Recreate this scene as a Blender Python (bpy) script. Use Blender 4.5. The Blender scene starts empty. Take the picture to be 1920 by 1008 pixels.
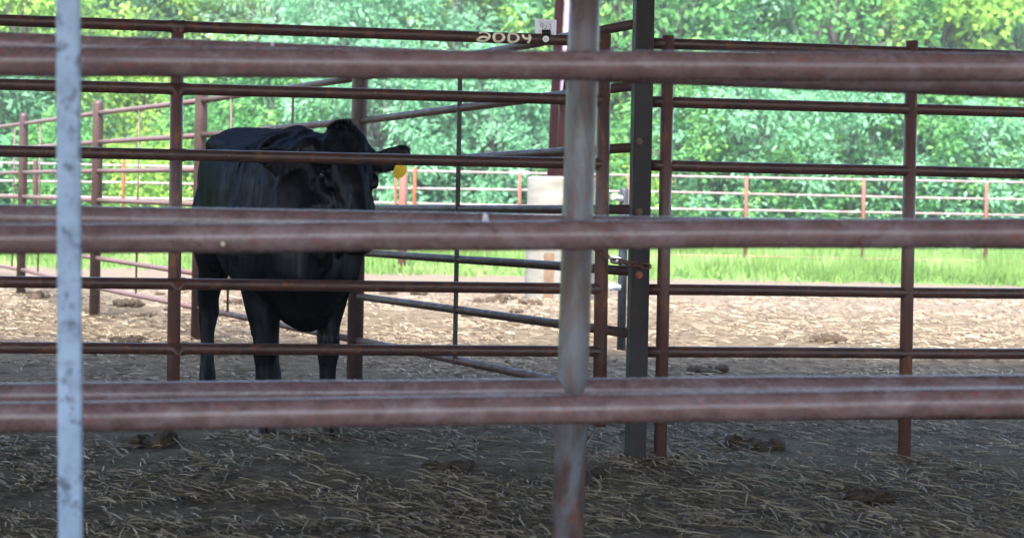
import bpy, bmesh, math, random
from mathutils import Vector, Matrix, noise
scn = bpy.context.scene
C = scn.collection
rad = math.radians
random.seed(7)
HAZE = .0017
RY0, RY1 = -4.6, 8.6            # depth range of the added, unseen roof, tuned for shade and rail highlights

# ------------------------------------------------------------------ camera, sky, sun, exposure
F, CX, CY, H = 2800.0, 600.0, 376.0, 1.07          # focal length in px of a 1920-wide frame, principal point, eye height
ROLL = math.atan(0.019)
cam_data = bpy.data.cameras.new('camera')
cam = bpy.data.objects.new('camera', cam_data); C.objects.link(cam); scn.camera = cam
R_ = Vector((math.cos(ROLL), 0, math.sin(ROLL))); U_ = Vector((-math.sin(ROLL), 0, math.cos(ROLL))); V_ = Vector((0, 1, 0))
m = Matrix.Identity(4)
for i in range(3):
    m[i][0] = R_[i]; m[i][1] = U_[i]; m[i][2] = -V_[i]
m.translation = (0, 0, H)
cam.matrix_world = m
cam_data.sensor_width = 36; cam_data.lens = F / 1920 * 36
cam_data.shift_x = (960 - CX) / 1920; cam_data.shift_y = (CY - 504) / 1920
cam_data.clip_start = 0.05; cam_data.clip_end = 600
cam_data.dof.use_dof = True; cam_data.dof.focus_distance = 6.7; cam_data.dof.aperture_fstop = 3.8

world = bpy.data.worlds.new('World'); scn.world = world; world.use_nodes = True
wn = world.node_tree.nodes; wl = world.node_tree.links
sky = wn.new('ShaderNodeTexSky'); sky.sky_type = 'NISHITA'; sky.sun_disc = False
SUN_EL, SUN_AZ = 58.0, 200.0     # azimuth clockwise from +Y (straight ahead)
sky.sun_elevation = rad(SUN_EL); sky.sun_rotation = rad(SUN_AZ)
sky.air_density = 1.0; sky.dust_density = 2.5; sky.ozone_density = 1.0
wn['Background'].inputs['Strength'].default_value = 0.15
wl.new(sky.outputs[0], wn['Background'].inputs[0])
sd = bpy.data.lights.new('sun', 'SUN'); sd.energy = 3.0; sd.angle = rad(12); sd.color = (1, .96, .9)
sun = bpy.data.objects.new('sun', sd); C.objects.link(sun)
az, el = rad(SUN_AZ), rad(SUN_EL)
dirv = Vector((math.sin(az) * math.cos(el), math.cos(az) * math.cos(el), math.sin(el)))
sun.rotation_euler = dirv.to_track_quat('Z', 'Y').to_euler()
scn.view_settings.view_transform = 'Standard'; scn.view_settings.look = 'None'
scn.view_settings.exposure = 2.5; scn.view_settings.gamma = 1
scn.cycles.max_bounces = 6; scn.cycles.transparent_max_bounces = 8
scn.cycles.use_denoising = True

def at(px, py, d):
    """world point at depth d seen at pixel px,py of the photograph"""
    a = R_ * ((px - CX) / F) - U_ * ((py - CY) / F) + V_
    return Vector((0, 0, H)) + a * d
def gnd(px, d):
    p = at(px, CY, d); return Vector((p.x, p.y, 0))

# ------------------------------------------------------------------ helpers
def tag(o, label=None, cat=None, group=None, kind=None):
    if label: o['label'] = label
    if cat: o['category'] = cat
    if group: o['group'] = group
    if kind: o['kind'] = kind
    return o
def empty(name, loc, label, cat, group=None):
    o = bpy.data.objects.new(name, None); C.objects.link(o); o.location = loc; o.empty_display_size = .1
    return tag(o, label, cat, group)
def link(name, me, mat, parent=None, smooth=True):
    o = bpy.data.objects.new(name, me); C.objects.link(o)
    if mat is not None:
        for mm in (mat if isinstance(mat, (list, tuple)) else [mat]): me.materials.append(mm)
    if parent is not None:
        o.parent = parent
        o.matrix_parent_inverse = Matrix.Translation(-Vector(parent.location))
    if smooth and len(me.polygons): me.polygons.foreach_set('use_smooth', [True] * len(me.polygons))
    return o
class MB:
    def __init__(s): s.v = []; s.f = []; s.mi = []
    def add(s, v, f, mi=0):
        n = len(s.v); s.v += [tuple(x) for x in v]; s.f += [tuple(i + n for i in q) for q in f]; s.mi += [mi] * len(f)
    def mesh(s, name):
        me = bpy.data.meshes.new(name); me.from_pydata(s.v, [], s.f); me.update()
        if any(s.mi): me.polygons.foreach_set('material_index', s.mi)
        return me
    def build(s, name, mat, parent=None, smooth=True): return link(name, s.mesh(name), mat, parent, smooth)
def frame_of(d):
    d = d.normalized(); a = Vector((0, 0, 1)) if abs(d.z) < .9 else Vector((1, 0, 0))
    x = d.cross(a).normalized(); y = d.cross(x).normalized(); return x, y
def tube(mb, pts, rs, n=16, cap=True, mi=0, sq=1.0):
    pts = [Vector(p) for p in pts]
    if not isinstance(rs, (list, tuple)): rs = [rs] * len(pts)
    x, y = frame_of(pts[-1] - pts[0]) if (pts[-1] - pts[0]).length > 1e-6 else frame_of(pts[1] - pts[0])
    vs, fs = [], []
    for i, p in enumerate(pts):
        a = pts[max(i - 1, 0)]; b = pts[min(i + 1, len(pts) - 1)]
        d = (b - a).normalized()
        xx = (x - d * x.dot(d)).normalized(); yy = d.cross(xx).normalized(); x = xx
        for k in range(n):
            t = 2 * math.pi * k / n
            vs.append(p + (xx * math.cos(t) + yy * math.sin(t) * sq) * rs[i])
    for i in range(len(pts) - 1):
        for k in range(n):
            k2 = (k + 1) % n
            fs.append((i * n + k, i * n + k2, (i + 1) * n + k2, (i + 1) * n + k))
    if cap:
        fs.append(tuple(range(n - 1, -1, -1))); fs.append(tuple((len(pts) - 1) * n + k for k in range(n)))
    mb.add(vs, fs, mi)
def sub(a, b, n): return [a.lerp(b, i / n) for i in range(n + 1)]
def pipe(mb, a, b, r, n=20, seg=1, wob=0.0, seed=0):
    a = Vector(a); b = Vector(b); P = sub(a, b, seg)
    if wob:
        for i in range(1, seg): P[i] = P[i] + Vector((noise.noise(Vector((seed, i * .35, 0))), noise.noise(Vector((seed, i * .35, 5))), noise.noise(Vector((seed, i * .35, 9))))) * wob
    tube(mb, P, r, n)
def domed_post(mb, base, top, r, n=24):
    base = Vector(base); top = Vector(top); d = (top - base).normalized(); P = [base]; Rr = [r]
    L = (top - base).length
    for k in range(0, 7):
        t = k / 6 * math.pi / 2
        P.append(base + d * (L - r * .8 + r * .8 * math.sin(t))); Rr.append(max(r * math.cos(t), .001))
    tube(mb, P, Rr, n)
def box(mb, c, s, rz=0, M=None, mi=0):
    c = Vector(c); v = []
    for dx in (-1, 1):
        for dy in (-1, 1):
            for dz in (-1, 1):
                q = Vector((dx * s[0] / 2, dy * s[1] / 2, dz * s[2] / 2))
                if rz: q = Matrix.Rotation(rz, 3, 'Z') @ q
                if M: q = M @ q
                v.append(c + q)
    mb.add(v, [(0, 1, 3, 2), (4, 6, 7, 5), (0, 4, 5, 1), (2, 3, 7, 6), (0, 2, 6, 4), (1, 5, 7, 3)], mi)
def bevel(o, w, seg=2):
    b = o.modifiers.new('bevel', 'BEVEL'); b.width = w; b.segments = seg; b.limit_method = 'ANGLE'; b.angle_limit = rad(40)
    return o

# ------------------------------------------------------------------ materials
class NT:
    def __init__(s, name, rough=.6, spec=.5, metal=0):
        s.m = bpy.data.materials.new(name); s.m.use_nodes = True; s.t = s.m.node_tree; s.n = s.t.nodes; s.l = s.t.links
        s.b = s.n['Principled BSDF']; s.b.inputs['Roughness'].default_value = rough
        s.b.inputs['Specular IOR Level'].default_value = spec; s.b.inputs['Metallic'].default_value = metal
        s.co = s.n.new('ShaderNodeTexCoord').outputs['Object']
    def mapping(s, scale):
        k = s.n.new('ShaderNodeMapping'); k.inputs['Scale'].default_value = scale; s.l.new(s.co, k.inputs[0]); return k.outputs[0]
    def noise(s, scale, detail=5, rough=.6, vec=None, dist=0):
        k = s.n.new('ShaderNodeTexNoise'); k.inputs['Scale'].default_value = scale; k.inputs['Detail'].default_value = detail
        k.inputs['Roughness'].default_value = rough; k.inputs['Distortion'].default_value = dist
        s.l.new(vec or s.co, k.inputs['Vector']); return k.outputs[0]
    def ramp(s, fac, stops):
        k = s.n.new('ShaderNodeValToRGB'); e = k.color_ramp.elements
        while len(e) < len(stops): e.new(.5)
        for i, (p, c) in enumerate(stops):
            e[i].position = p; e[i].color = (*c, 1) if not isinstance(c, (int, float)) else (c, c, c, 1)
        s.l.new(fac, k.inputs[0]); return k.outputs[0]
    def mix(s, fac, a, b, mode='MIX'):
        k = s.n.new('ShaderNodeMix'); k.data_type = 'RGBA'; k.blend_type = mode
        for sock, v in ((k.inputs[0], fac), (k.inputs[6], a), (k.inputs[7], b)):
            if hasattr(v, 'links'): s.l.new(v, sock)
            elif isinstance(v, (int, float)): sock.default_value = v
            else: sock.default_value = (*v, 1)
        return k.outputs[2]
    def base(s, v):
        if hasattr(v, 'links'): s.l.new(v, s.b.inputs['Base Color'])
        else: s.b.inputs['Base Color'].default_value = (*v, 1)
        return s
    def rough(s, v): s.l.new(v, s.b.inputs['Roughness']); return s
    def bump(s, fac, strength=.3, dist=.002):
        k = s.n.new('ShaderNodeBump'); k.inputs['Strength'].default_value = strength; k.inputs['Distance'].default_value = dist
        s.l.new(fac, k.inputs['Height']); s.l.new(k.outputs[0], s.b.inputs['Normal']); return s
def pipe_mat(name, dark, mid, rust, steel, rough=(.3, .62), steel_at=.62, rust_at=.6, sc=1.0, metal=.0, stretch=(1, 1, 1), spec=.5):
    t = NT(name, metal=metal, spec=spec)
    v = t.mapping(stretch)
    n1 = t.noise(9 * sc, 6, .62, v); n2 = t.noise(26 * sc, 6, .7, v); n3 = t.noise(5.3 * sc, 5, .7, v, .6)
    c = t.ramp(n1, [(.3, dark), (.62, mid)])
    c = t.mix(t.ramp(n2, [(rust_at, 0), (rust_at + .1, 1)]), c, rust)
    c = t.mix(t.ramp(n3, [(steel_at, 0), (steel_at + .12, 1)]), c, steel)
    fine = t.noise(140 * sc, 3, .7)
    c = t.mix(t.ramp(fine, [(.66, 0), (.74, .6)]), c, (.28, .2, .16))
    t.base(c); t.rough(t.ramp(n2, [(.35, rough[0]), (.65, rough[1])])); t.bump(t.noise(60 * sc, 5, .7), .25, .0015)
    return t.m
M = {}
M['near'] = pipe_mat('weathered_red_pipe', (.11, .066, .064), (.185, .12, .12), (.21, .06, .05), (.21, .15, .155), (.18, .34), sc=3.2, stretch=(.7, 1, 1), steel_at=.5, rust_at=.56)
M['nearpost'] = pipe_mat('worn_blue_steel_post', (.055, .034, .032), (.1, .07, .068), (.15, .055, .03), (.125, .13, .15), (.25, .5), steel_at=.5, rust_at=.54, sc=1.4, stretch=(1, 1, .35))
M['gate'] = pipe_mat('rusty_brown_pipe', (.035, .018, .016), (.075, .032, .025), (.15, .055, .025), (.06, .055, .06), (.3, .55), rust_at=.55)
M['stile'] = pipe_mat('rust_streaked_stile', (.07, .035, .03), (.115, .055, .045), (.23, .09, .03), (.13, .12, .13), (.35, .6), rust_at=.55, stretch=(1, 1, .3))
M['side'] = pipe_mat('lit_maroon_pipe', (.09, .05, .048), (.12, .065, .06), (.15, .07, .055), (.1, .075, .075), (.36, .6), rust_at=.62)  # lit tone of the side rails, light put into the colour
M['side2'] = pipe_mat('dark_brown_pipe', (.05, .027, .024), (.08, .043, .038), (.12, .05, .035), (.07, .055, .055), (.3, .65), rust_at=.62, spec=.22)
M['post'] = pipe_mat('maroon_pipe_post', (.035, .018, .016), (.06, .031, .026), (.09, .042, .03), (.08, .06, .06), (.4, .65))
M['rod'] = pipe_mat('thin_brown_rod', (.06, .03, .03), (.1, .05, .045), (.14, .06, .04), (.12, .1, .1), (.4, .6))
M['darkbar'] = pipe_mat('dark_flat_bar', (.02, .022, .028), (.035, .035, .042), (.05, .035, .03), (.06, .06, .075), (.4, .6))
M['square'] = pipe_mat('dark_square_tube', (.022, .019, .019), (.036, .031, .033), (.08, .035, .025), (.048, .05, .06), (.5, .75), spec=.2, rust_at=.6, stretch=(1, 1, .4))
M['galv'] = pipe_mat('galvanised_steel', (.22, .3, .42), (.33, .43, .58), (.1, .12, .17), (.2, .26, .35), (.45, .7), rust_at=.53, steel_at=.5, sc=1.3, stretch=(1, 1, .8))
M['farrail'] = pipe_mat('pale_worn_pipe', (.17, .115, .105), (.25, .18, .17), (.2, .09, .06), (.32, .3, .3), (.4, .6), steel_at=.5)
M['farpost'] = pipe_mat('orange_rust_post', (.2, .08, .06), (.27, .11, .085), (.3, .09, .045), (.24, .14, .12), (.5, .7))
M['orange'] = pipe_mat('orange_rust', (.22, .065, .025), (.3, .085, .035), (.36, .1, .025), (.35, .2, .18), (.5, .7))
M['chain'] = pipe_mat('rusty_chain', (.07, .03, .02), (.13, .055, .03), (.25, .09, .03), (.1, .06, .05), (.4, .7), sc=4)
t = NT('concrete', .85); v = t.mapping((1, 1, 3))
c = t.ramp(t.noise(3, 8, .65, v), [(.3, (.115, .108, .09)), (.55, (.18, .172, .15)), (.75, (.235, .228, .205))])
c = t.mix(t.ramp(t.noise(30, 5, .7), [(.6, 0), (.75, .5)]), c, (.25, .22, .18)); t.base(c); t.bump(t.noise(40, 6, .7), .4, .004); M['concrete'] = t.m
t = NT('rust_stain', .85); t.base(t.ramp(t.noise(14, 6, .7), [(.35, (.1, .06, .034)), (.65, (.15, .1, .06))])); M['stain'] = t.m
t = NT('maroon_paint', .6, .12); t.base(t.ramp(t.noise(2, 4), [(.3, (.014, .003, .0045)), (.7, (.022, .005, .0065))])); M['maroon'] = t.m
t = NT('painted_pink_light', .3); t.base(t.ramp(t.noise(2, 4), [(.3, (.24, .17, .25)), (.7, (.29, .21, .3))])); M['pink_light'] = t.m  # light on the column web, put into the colour
t = NT('cream_paint', .6); t.base(t.ramp(t.noise(60, 4), [(.35, (.88, .76, .55)), (.6, (.93, .89, .72))])); M['cream'] = t.m
t = NT('white_card', .7); t.base(t.ramp(t.noise(40, 3), [(.4, (.82, .83, .93)), (.6, (.88, .89, .96))])); M['card'] = t.m
t = NT('black_plastic', .35); t.base((.008, .009, .011)); M['black'] = t.m
t = NT('pencil_grey', .8); t.base((.12, .13, .16)); M['ink'] = t.m
t = NT('faint_print', .8); t.base((.42, .4, .55)); M['faint'] = t.m
t = NT('white_plastic', .35); t.base((.85, .86, .84)); M['white'] = t.m
t = NT('yellow_tag', .45); t.base(t.ramp(t.noise(50, 3), [(.4, (.95, .6, .0)), (.7, (.98, .7, .005))])); M['yellow'] = t.m
t = NT('dropping_white', .8); t.base(t.ramp(t.noise(120, 3), [(.35, (.5, .45, .55)), (.6, (.85, .83, .88))])); M['dropping'] = t.m
t = NT('pvc', .35); t.base(t.ramp(t.noise(20, 3), [(.35, (.5, .52, .58)), (.6, (.75, .76, .8))])); M['pvc'] = t.m
t = NT('dark_green_pipe', .5); t.base(t.ramp(t.noise(12, 4), [(.35, (.018, .024, .034)), (.6, (.04, .05, .068))])); M['darkpipe'] = t.m
# cow
t = NT('black_coat', .45, .075); v = t.mapping((1, 1, .25))
n = t.noise(38, 5, .7, v); big = t.noise(5, 3)
t.base(t.ramp(n, [(.35, (.0008, .0009, .0012)), (.7, (.0035, .0038, .005))])); t.rough(t.ramp(big, [(.35, .3), (.62, .5)]))
t.b.inputs['Specular Tint'].default_value = (.6, .75, 1, 1); t.b.inputs['Sheen Weight'].default_value = .0; t.b.inputs['Sheen Roughness'].default_value = .4; t.b.inputs['Sheen Tint'].default_value = (.6, .7, .9, 1)
t.bump(t.noise(150, 4, .8, v), .3, .002)
# short black fur: a soft sheen without a mirror-like edge
df = t.n.new('ShaderNodeBsdfDiffuse'); gl = t.n.new('ShaderNodeBsdfGlossy'); gl.inputs['Color'].default_value = (.78, .84, 1, 1)
t.l.new(t.b.inputs['Base Color'].links[0].from_socket, df.inputs['Color']); t.l.new(t.b.inputs['Roughness'].links[0].from_socket, gl.inputs['Roughness'])
for q_ in (df, gl): t.l.new(t.b.inputs['Normal'].links[0].from_socket, q_.inputs['Normal'])
mx = t.n.new('ShaderNodeMixShader'); t.l.new(t.ramp(t.noise(55, 5, .75, t.mapping((1, 1, .12))), [(.36, .009), (.66, .027)]), mx.inputs[0])
t.l.new(df.outputs[0], mx.inputs[1]); t.l.new(gl.outputs[0], mx.inputs[2]); t.l.new(mx.outputs[0], t.n['Material Output'].inputs[0]); M['coat'] = t.m
t = NT('black_hair', .5, .25); t.base((.003, .0033, .0045)); M['hair'] = t.m
t = NT('ear_fringe_hair', .5, .4); t.base((.045, .045, .055)); M['fringe'] = t.m
t = NT('eye_dark', .05, .8); t.base((.006, .007, .014)); M['eye'] = t.m
t = NT('eye_rim', .4); t.base((.05, .042, .055)); M['rim'] = t.m
t = NT('hoof', .5); t.base(t.ramp(t.noise(30), [(.4, (.02, .018, .016)), (.7, (.06, .05, .045))])); M['hoof'] = t.m
# ground
t = NT('straw_dirt', .95, .2)
y = t.n.new('ShaderNodeSeparateXYZ'); t.l.new(t.co, y.inputs[0]); Y = y.outputs[1]
def mrange(t, val, a, b):
    k = t.n.new('ShaderNodeMapRange'); k.inputs[1].default_value = a; k.inputs[2].default_value = b; t.l.new(val, k.inputs[0]); return k.outputs[0]
def madd(t, a, b, s):
    k = t.n.new('ShaderNodeMath'); k.operation = 'MULTIPLY_ADD'; t.l.new(b, k.inputs[0]); k.inputs[1].default_value = s; t.l.new(a, k.inputs[2]); return k.outputs[0]
nb = t.noise(1.3, 6, .65); nf = t.noise(45, 6, .75); nm = t.noise(7, 6, .7)
straw = t.ramp(nf, [(.28, (.055, .038, .024)), (.45, (.12, .088, .056)), (.62, (.185, .145, .095)), (.8, (.27, .225, .16))])
straw = t.mix(t.ramp(nm, [(.47, 0), (.6, .85)]), straw, (.065, .044, .028))
dirt = t.ramp(nf, [(.3, (.115, .088, .064)), (.7, (.19, .15, .112))])
Yn = madd(t, Y, nb, 3.0)
c = t.mix(mrange(t, Yn, 15.6, 18.0), straw, dirt)
green = t.ramp(nf, [(.3, (.05, .1, .02)), (.7, (.13, .22, .05))])
c = t.mix(mrange(t, Yn, 23.6, 24.6), c, green)
t.base(c); t.bump(t.noise(28, 8, .8), .9, .03); M['ground'] = t.m
t = NT('straw_blades', .6, .3); oi = t.n.new('ShaderNodeNewGeometry').outputs['Random Per Island']
t.base(t.ramp(oi, [(0, (.07, .05, .03)), (.4, (.155, .116, .072)), (.75, (.24, .19, .125)), (1, (.37, .315, .23))])); M['straw'] = t.m
t = NT('manure', .8, .2); t.base(t.ramp(t.noise(30, 6, .75), [(.35, (.028, .019, .012)), (.6, (.075, .052, .032)), (.8, (.2, .15, .09))])); t.bump(t.noise(50, 6, .8), 1, .01); M['manure'] = t.m
def leaf_mat(name, cols, trans=.45, clump=1.2):
    t = NT(name, .65, .12)
    r = t.n.new('ShaderNodeNewGeometry').outputs['Random Per Island']
    n = t.noise(clump, 3, .6)
    k = t.n.new('ShaderNodeMath'); k.operation = 'MULTIPLY_ADD'; t.l.new(r, k.inputs[0]); k.inputs[1].default_value = .2
    s2 = t.n.new('ShaderNodeMath'); s2.operation = 'MULTIPLY_ADD'; t.l.new(n, s2.inputs[0]); s2.inputs[1].default_value = 1.9; s2.inputs[2].default_value = -.6  # clump noise puts missing shading inside the foliage into its colour
    t.l.new(s2.outputs[0], k.inputs[2])
    c = t.ramp(k.outputs[0], [(.05, cols[0]), (.5, cols[1]), (.95, cols[2])])
    t.base(c)
    tr = t.n.new('ShaderNodeBsdfTranslucent'); t.l.new(c, tr.inputs[0])
    mx = t.n.new('ShaderNodeMixShader'); mx.inputs[0].default_value = trans
    out = t.n['Material Output']; t.l.new(t.b.outputs[0], mx.inputs[1]); t.l.new(tr.outputs[0], mx.inputs[2]); t.l.new(mx.outputs[0], out.inputs[0])
    return t.m
M['leaf_lime'] = leaf_mat('lime_leaves', [(.14, .3, .05), (.32, .52, .1), (.55, .72, .2)])
M['leaf_mint'] = leaf_mat('mint_leaves', [(.1, .28, .14), (.2, .44, .25), (.38, .6, .4)])
M['leaf_mid'] = leaf_mat('mid_green_leaves', [(.05, .18, .06), (.12, .32, .1), (.28, .5, .13)])
M['leaf_silver'] = leaf_mat('silver_leaves', [(.14, .3, .17), (.3, .48, .32), (.55, .68, .55)])
M['leaf_dark'] = leaf_mat('dark_leaves', [(.03, .09, .045), (.06, .16, .07), (.12, .26, .1)])
M['grass'] = leaf_mat('grass_blades', [(.08, .16, .035), (.18, .3, .08), (.4, .47, .22)], .4, .5)
t = NT('bark', .9); t.base(t.ramp(t.noise(12, 5), [(.35, (.06, .055, .045)), (.7, (.17, .155, .14))])); M['bark'] = t.m
t = NT('understorey', 1, .1); t.base(t.ramp(t.noise(1.2, 8, .7), [(.35, (.04, .11, .05)), (.55, (.09, .2, .07)), (.75, (.16, .3, .1))])); M['hill'] = t.m
t = NT('galvalume_roof', .5, .5, .3); t.base((.35, .35, .37)); M['roof'] = t.m

# ------------------------------------------------------------------ ground and hill
def gz(x, y):
    n = noise.noise(Vector((x * .9, y * .9, 0))) * .03 + noise.noise(Vector((x * 3.1, y * 3.1, 3))) * .02
    return n * (1 if y < 18 else .3) - .01
mb = MB()
xs = [-70 + 5 * i for i in range(12)] + [-10 + .16 * i for i in range(int(24 / .16))] + [14 + 5 * i for i in range(13)]
ys = [-30, -15, -6, 0, 2] + [3 + .16 * i for i in range(int(17 / .16))] + [20 + 1.0 * i for i in range(15)] + [40, 60, 100, 180]
nx = len(xs)
for yy in ys:
    for xx in xs: mb.v.append((xx, yy, gz(xx, yy)))
for j in range(len(ys) - 1):
    for i in range(nx - 1): mb.f.append((j * nx + i, j * nx + i + 1, (j + 1) * nx + i + 1, (j + 1) * nx + i)); mb.mi.append(0)
tag(mb.build('ground', M['ground']), 'straw strewn dirt pen floor running out to grass', None, None, 'structure')
mb = MB(); nx = 60
for j, (yy, zz) in enumerate([(49, -.5), (52, 2.5), (60, 8), (75, 15), (110, 24)]):
    for i in range(nx + 1):
        x = -60 + 2 * i; mb.v.append((x, yy + noise.noise(Vector((x * .1, j, 0))) * 2, zz + noise.noise(Vector((x * .15, j, 4))) * 1.5))
for j in range(4):
    for i in range(nx): a = j * (nx + 1) + i; mb.f.append((a, a + 1, a + nx + 2, a + nx + 1)); mb.mi.append(0)
tag(mb.build('hill', M['hill']), 'wooded hillside behind the trees', None, None, 'structure')

# ------------------------------------------------------------------ near pipe gate and fence (out of focus)
g = empty('pipe_gate', at(600, 447, 2.92) * 1, 'nearest blurred reddish pipe gate with thick rails across the picture', 'gate')
g.location.z = 0
dl, dr = 2.87, 2.94
XR = 2250
def lin(x, y0, y1): return y0 + (y1 - y0) * x / 1200
for (y0, y1) in ((116.5, 123), (447.5, 440), (782, 764)):
    mb = MB(); a = at(-260, lin(-260, y0, y1), dl - .015); b = at(XR, lin(XR, y0, y1), dr + .06)
    pipe(mb, a, b, .0292, 32, 24, .002, y0); mb.build('rail', M['near'], g)
for px, d in ((-260, dl - .015), (XR, dr + .06)):
    mb = MB(); t = at(px, lin(px, 116, 123), d); b = t.copy(); b.z = .12; t = t + Vector((0, 0, .03)); pipe(mb, b, t, .032, 24); mb.build('stile', M['near'], g)

fz = 3.32
g2 = empty('pipe_fence', Vector((at(1087, 400, fz).x, fz, 0)), 'second blurred pipe fence just behind the nearest gate with a thick worn post', 'fence')
for (y0, y1) in ((84, 132), (407, 429), (742, 732), ):
    mb = MB(); a = at(-330, lin(-330, y0, y1), fz); b = at(XR + 130, lin(XR + 130, y0, y1), fz)
    pipe(mb, a, b, .0292, 32, 24, .002, y0 + 3); mb.build('rail', M['near'], g2)
mb = MB(); tp = at(1101, -150, fz); bt = at(1071, 800, fz); dv = (bt - tp).normalized(); bt = tp + dv * ((tp.z + .1) / -dv.z)
r0 = .0342
Z = [tp.z]
P = [bt]; Rr = [r0]
for (y0, y1) in ((742, 732), (407, 429), (84, 132)):     # swelling weld where each rail meets the post
    c = at(1087, lin(1087, y0, y1), fz)
    for dz, q in ((-.055, 1), (-.035, 1.03), (-.012, 1.06), (.012, 1.06), (.035, 1.03), (.055, 1)):
        z = c.z + dz; P.append(tp + dv * ((tp.z - z) / -dv.z)); Rr.append(r0 * q)
P.append(tp); Rr.append(r0)
tube(mb, P, Rr, 32); mb.build('post', M['nearpost'], g2)
for px in (-330, 2140):
    mb = MB(); t = at(px, -150, fz); pipe(mb, (t.x, t.y, -.1), t, .033, 24); mb.build('post', M['nearpost'], g2)
def blob(mb, c, sx, sy, sz, seed, n=10):
    c = Vector(c); vs = []; fs = []
    for j in range(n + 1):
        ph = math.pi * j / n
        for i in range(n * 2):
            th = math.pi * i / n
            d = Vector((math.sin(ph) * math.cos(th), math.sin(ph) * math.sin(th), math.cos(ph)))
            k = 1 + .45 * noise.noise(d * 1.6 + Vector((seed, 0, 0))) + .2 * noise.noise(d * 4 + Vector((seed, 3, 0)))
            vs.append(c + Vector((d.x * sx, d.y * sy, d.z * sz)) * k)
    w = n * 2
    for j in range(n):
        for i in range(w): fs.append((j * w + i, j * w + (i + 1) % w, (j + 1) * w + (i + 1) % w, (j + 1) * w + i))
    mb.add(vs, fs)
mb = MB(); c = at(910, 408, fz - .032); blob(mb, c, .0065, .004, .0095, 1.5); blob(mb, c + Vector((.004, -.001, -.007)), .004, .003, .004, 4.5); mb.build('bird_dropping', M['dropping'], g2)
mb = MB(); blob(mb, at(418, 457, 2.855), .003, .003, .0035, 2); mb.build('bird_dropping', M['cream'], g)
mb = MB(); blob(mb, at(511, 83, fz - .03), .0035, .003, .004, 6); mb.build('bird_dropping', M['dropping'], g2)

# galvanised post in front
dp = 2.62
p0 = at(127, -200, dp); p1 = at(130.5, 595, dp); dv = (p1 - p0).normalized(); p1 = p0 + dv * ((p0.z + .1) / -dv.z)
w = .0418
xx = Vector((1, .12, 0)).normalized(); yy = dv.cross(xx).normalized(); vs = []
n = 0; ring = []
for cxs, cys, a0 in ((1, 1, 0), (-1, 1, 90), (-1, -1, 180), (1, -1, 270)):
    for k in range(5):
        a = rad(a0 + k * 22.5); ring.append((cxs * (w / 2 - .007) + .007 * math.cos(a), cys * (w / 2 - .007) + .007 * math.sin(a)))
mb = MB(); K = len(ring); vs = []
NS = 30
for i in range(NS + 1):
    p = p0.lerp(p1, i / NS)
    for (a, b) in ring: vs.append(p + xx * a + yy * b)
fs = [(i * K + k, i * K + (k + 1) % K, (i + 1) * K + (k + 1) % K, (i + 1) * K + k) for i in range(NS) for k in range(K)]
fs += [tuple(range(K)), tuple(NS * K + k for k in range(K - 1, -1, -1))]
mb.add(vs, fs)
o = mb.build('galvanised_post', M['galv']); tag(o, 'pale blue grey galvanised upright nearest the camera at far left', 'post')

# ------------------------------------------------------------------ pen gate with 2004 painted on its top rail
def dfront(x): return 5.95 + (6.28 - 5.95) * x / 1060
s_ = 118.5
left_y = [38, 158, 283, 405, 528, 651, 774]; right_y = [75.5, 186, 306, 422, 540.5, 658, 776]
pg = empty('pen_gate', (at(600, 376, 6.15).x, 6.15, 0), 'sharp rusty pipe gate before the black cow, 2004 painted on its top rail', 'gate')
XL = -470
def fy(i, x): return left_y[i] + (right_y[i] - left_y[i]) * x / 1060
RF = .0235
stile_x = (XL, 333, 1133)
def stile_line(px):
    d = dfront(px); top = at(px, fy(0, px), d); return d, top
gate_rails = []
for i in range(7):
    mb = MB(); a = at(XL, fy(i, XL), dfront(XL)); b = at(1130, fy(i, 1130), dfront(1130))
    L = (b - a).length; ax = (b - a).normalized(); P = []; Rr = []
    cuts = [0, L]
    tmid = (at(333, fy(i, 333), dfront(333)) - a).length
    for cpos, side in ((0, 1), (tmid, -1), (tmid, 1), (L, -1)):
        for off, q in ((.0, 1.1), (.026, 1.16), (.031, 1.06), (.038, 1.02), (.05, 1.0)): P.append((cpos + side * off, q))
    P.sort(); tube(mb, [a + ax * p for p, q in P], [RF * q if i or True else RF for p, q in P], 24)
    # extra rings for a little waviness are not needed: the pipe is straight
    o = mb.build('rail', M['gate'], pg); gate_rails.append((o, a, ax))
o = gate_rails[0][0]
for px in stile_x:
    d = dfront(px); t = at(px, fy(0, px), d); b = at(px - 9 if px > 0 else px, fy(6, px), d)
    dv = (b - t).normalized(); mb = MB()
    top = t - dv * (.03 if px != 333 else .02)
    rr = .0265 if px != 1133 else .0285
    pipe(mb, top, b + dv * .05, rr, 24); mb.build('stile', M['stile'], pg)
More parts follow.
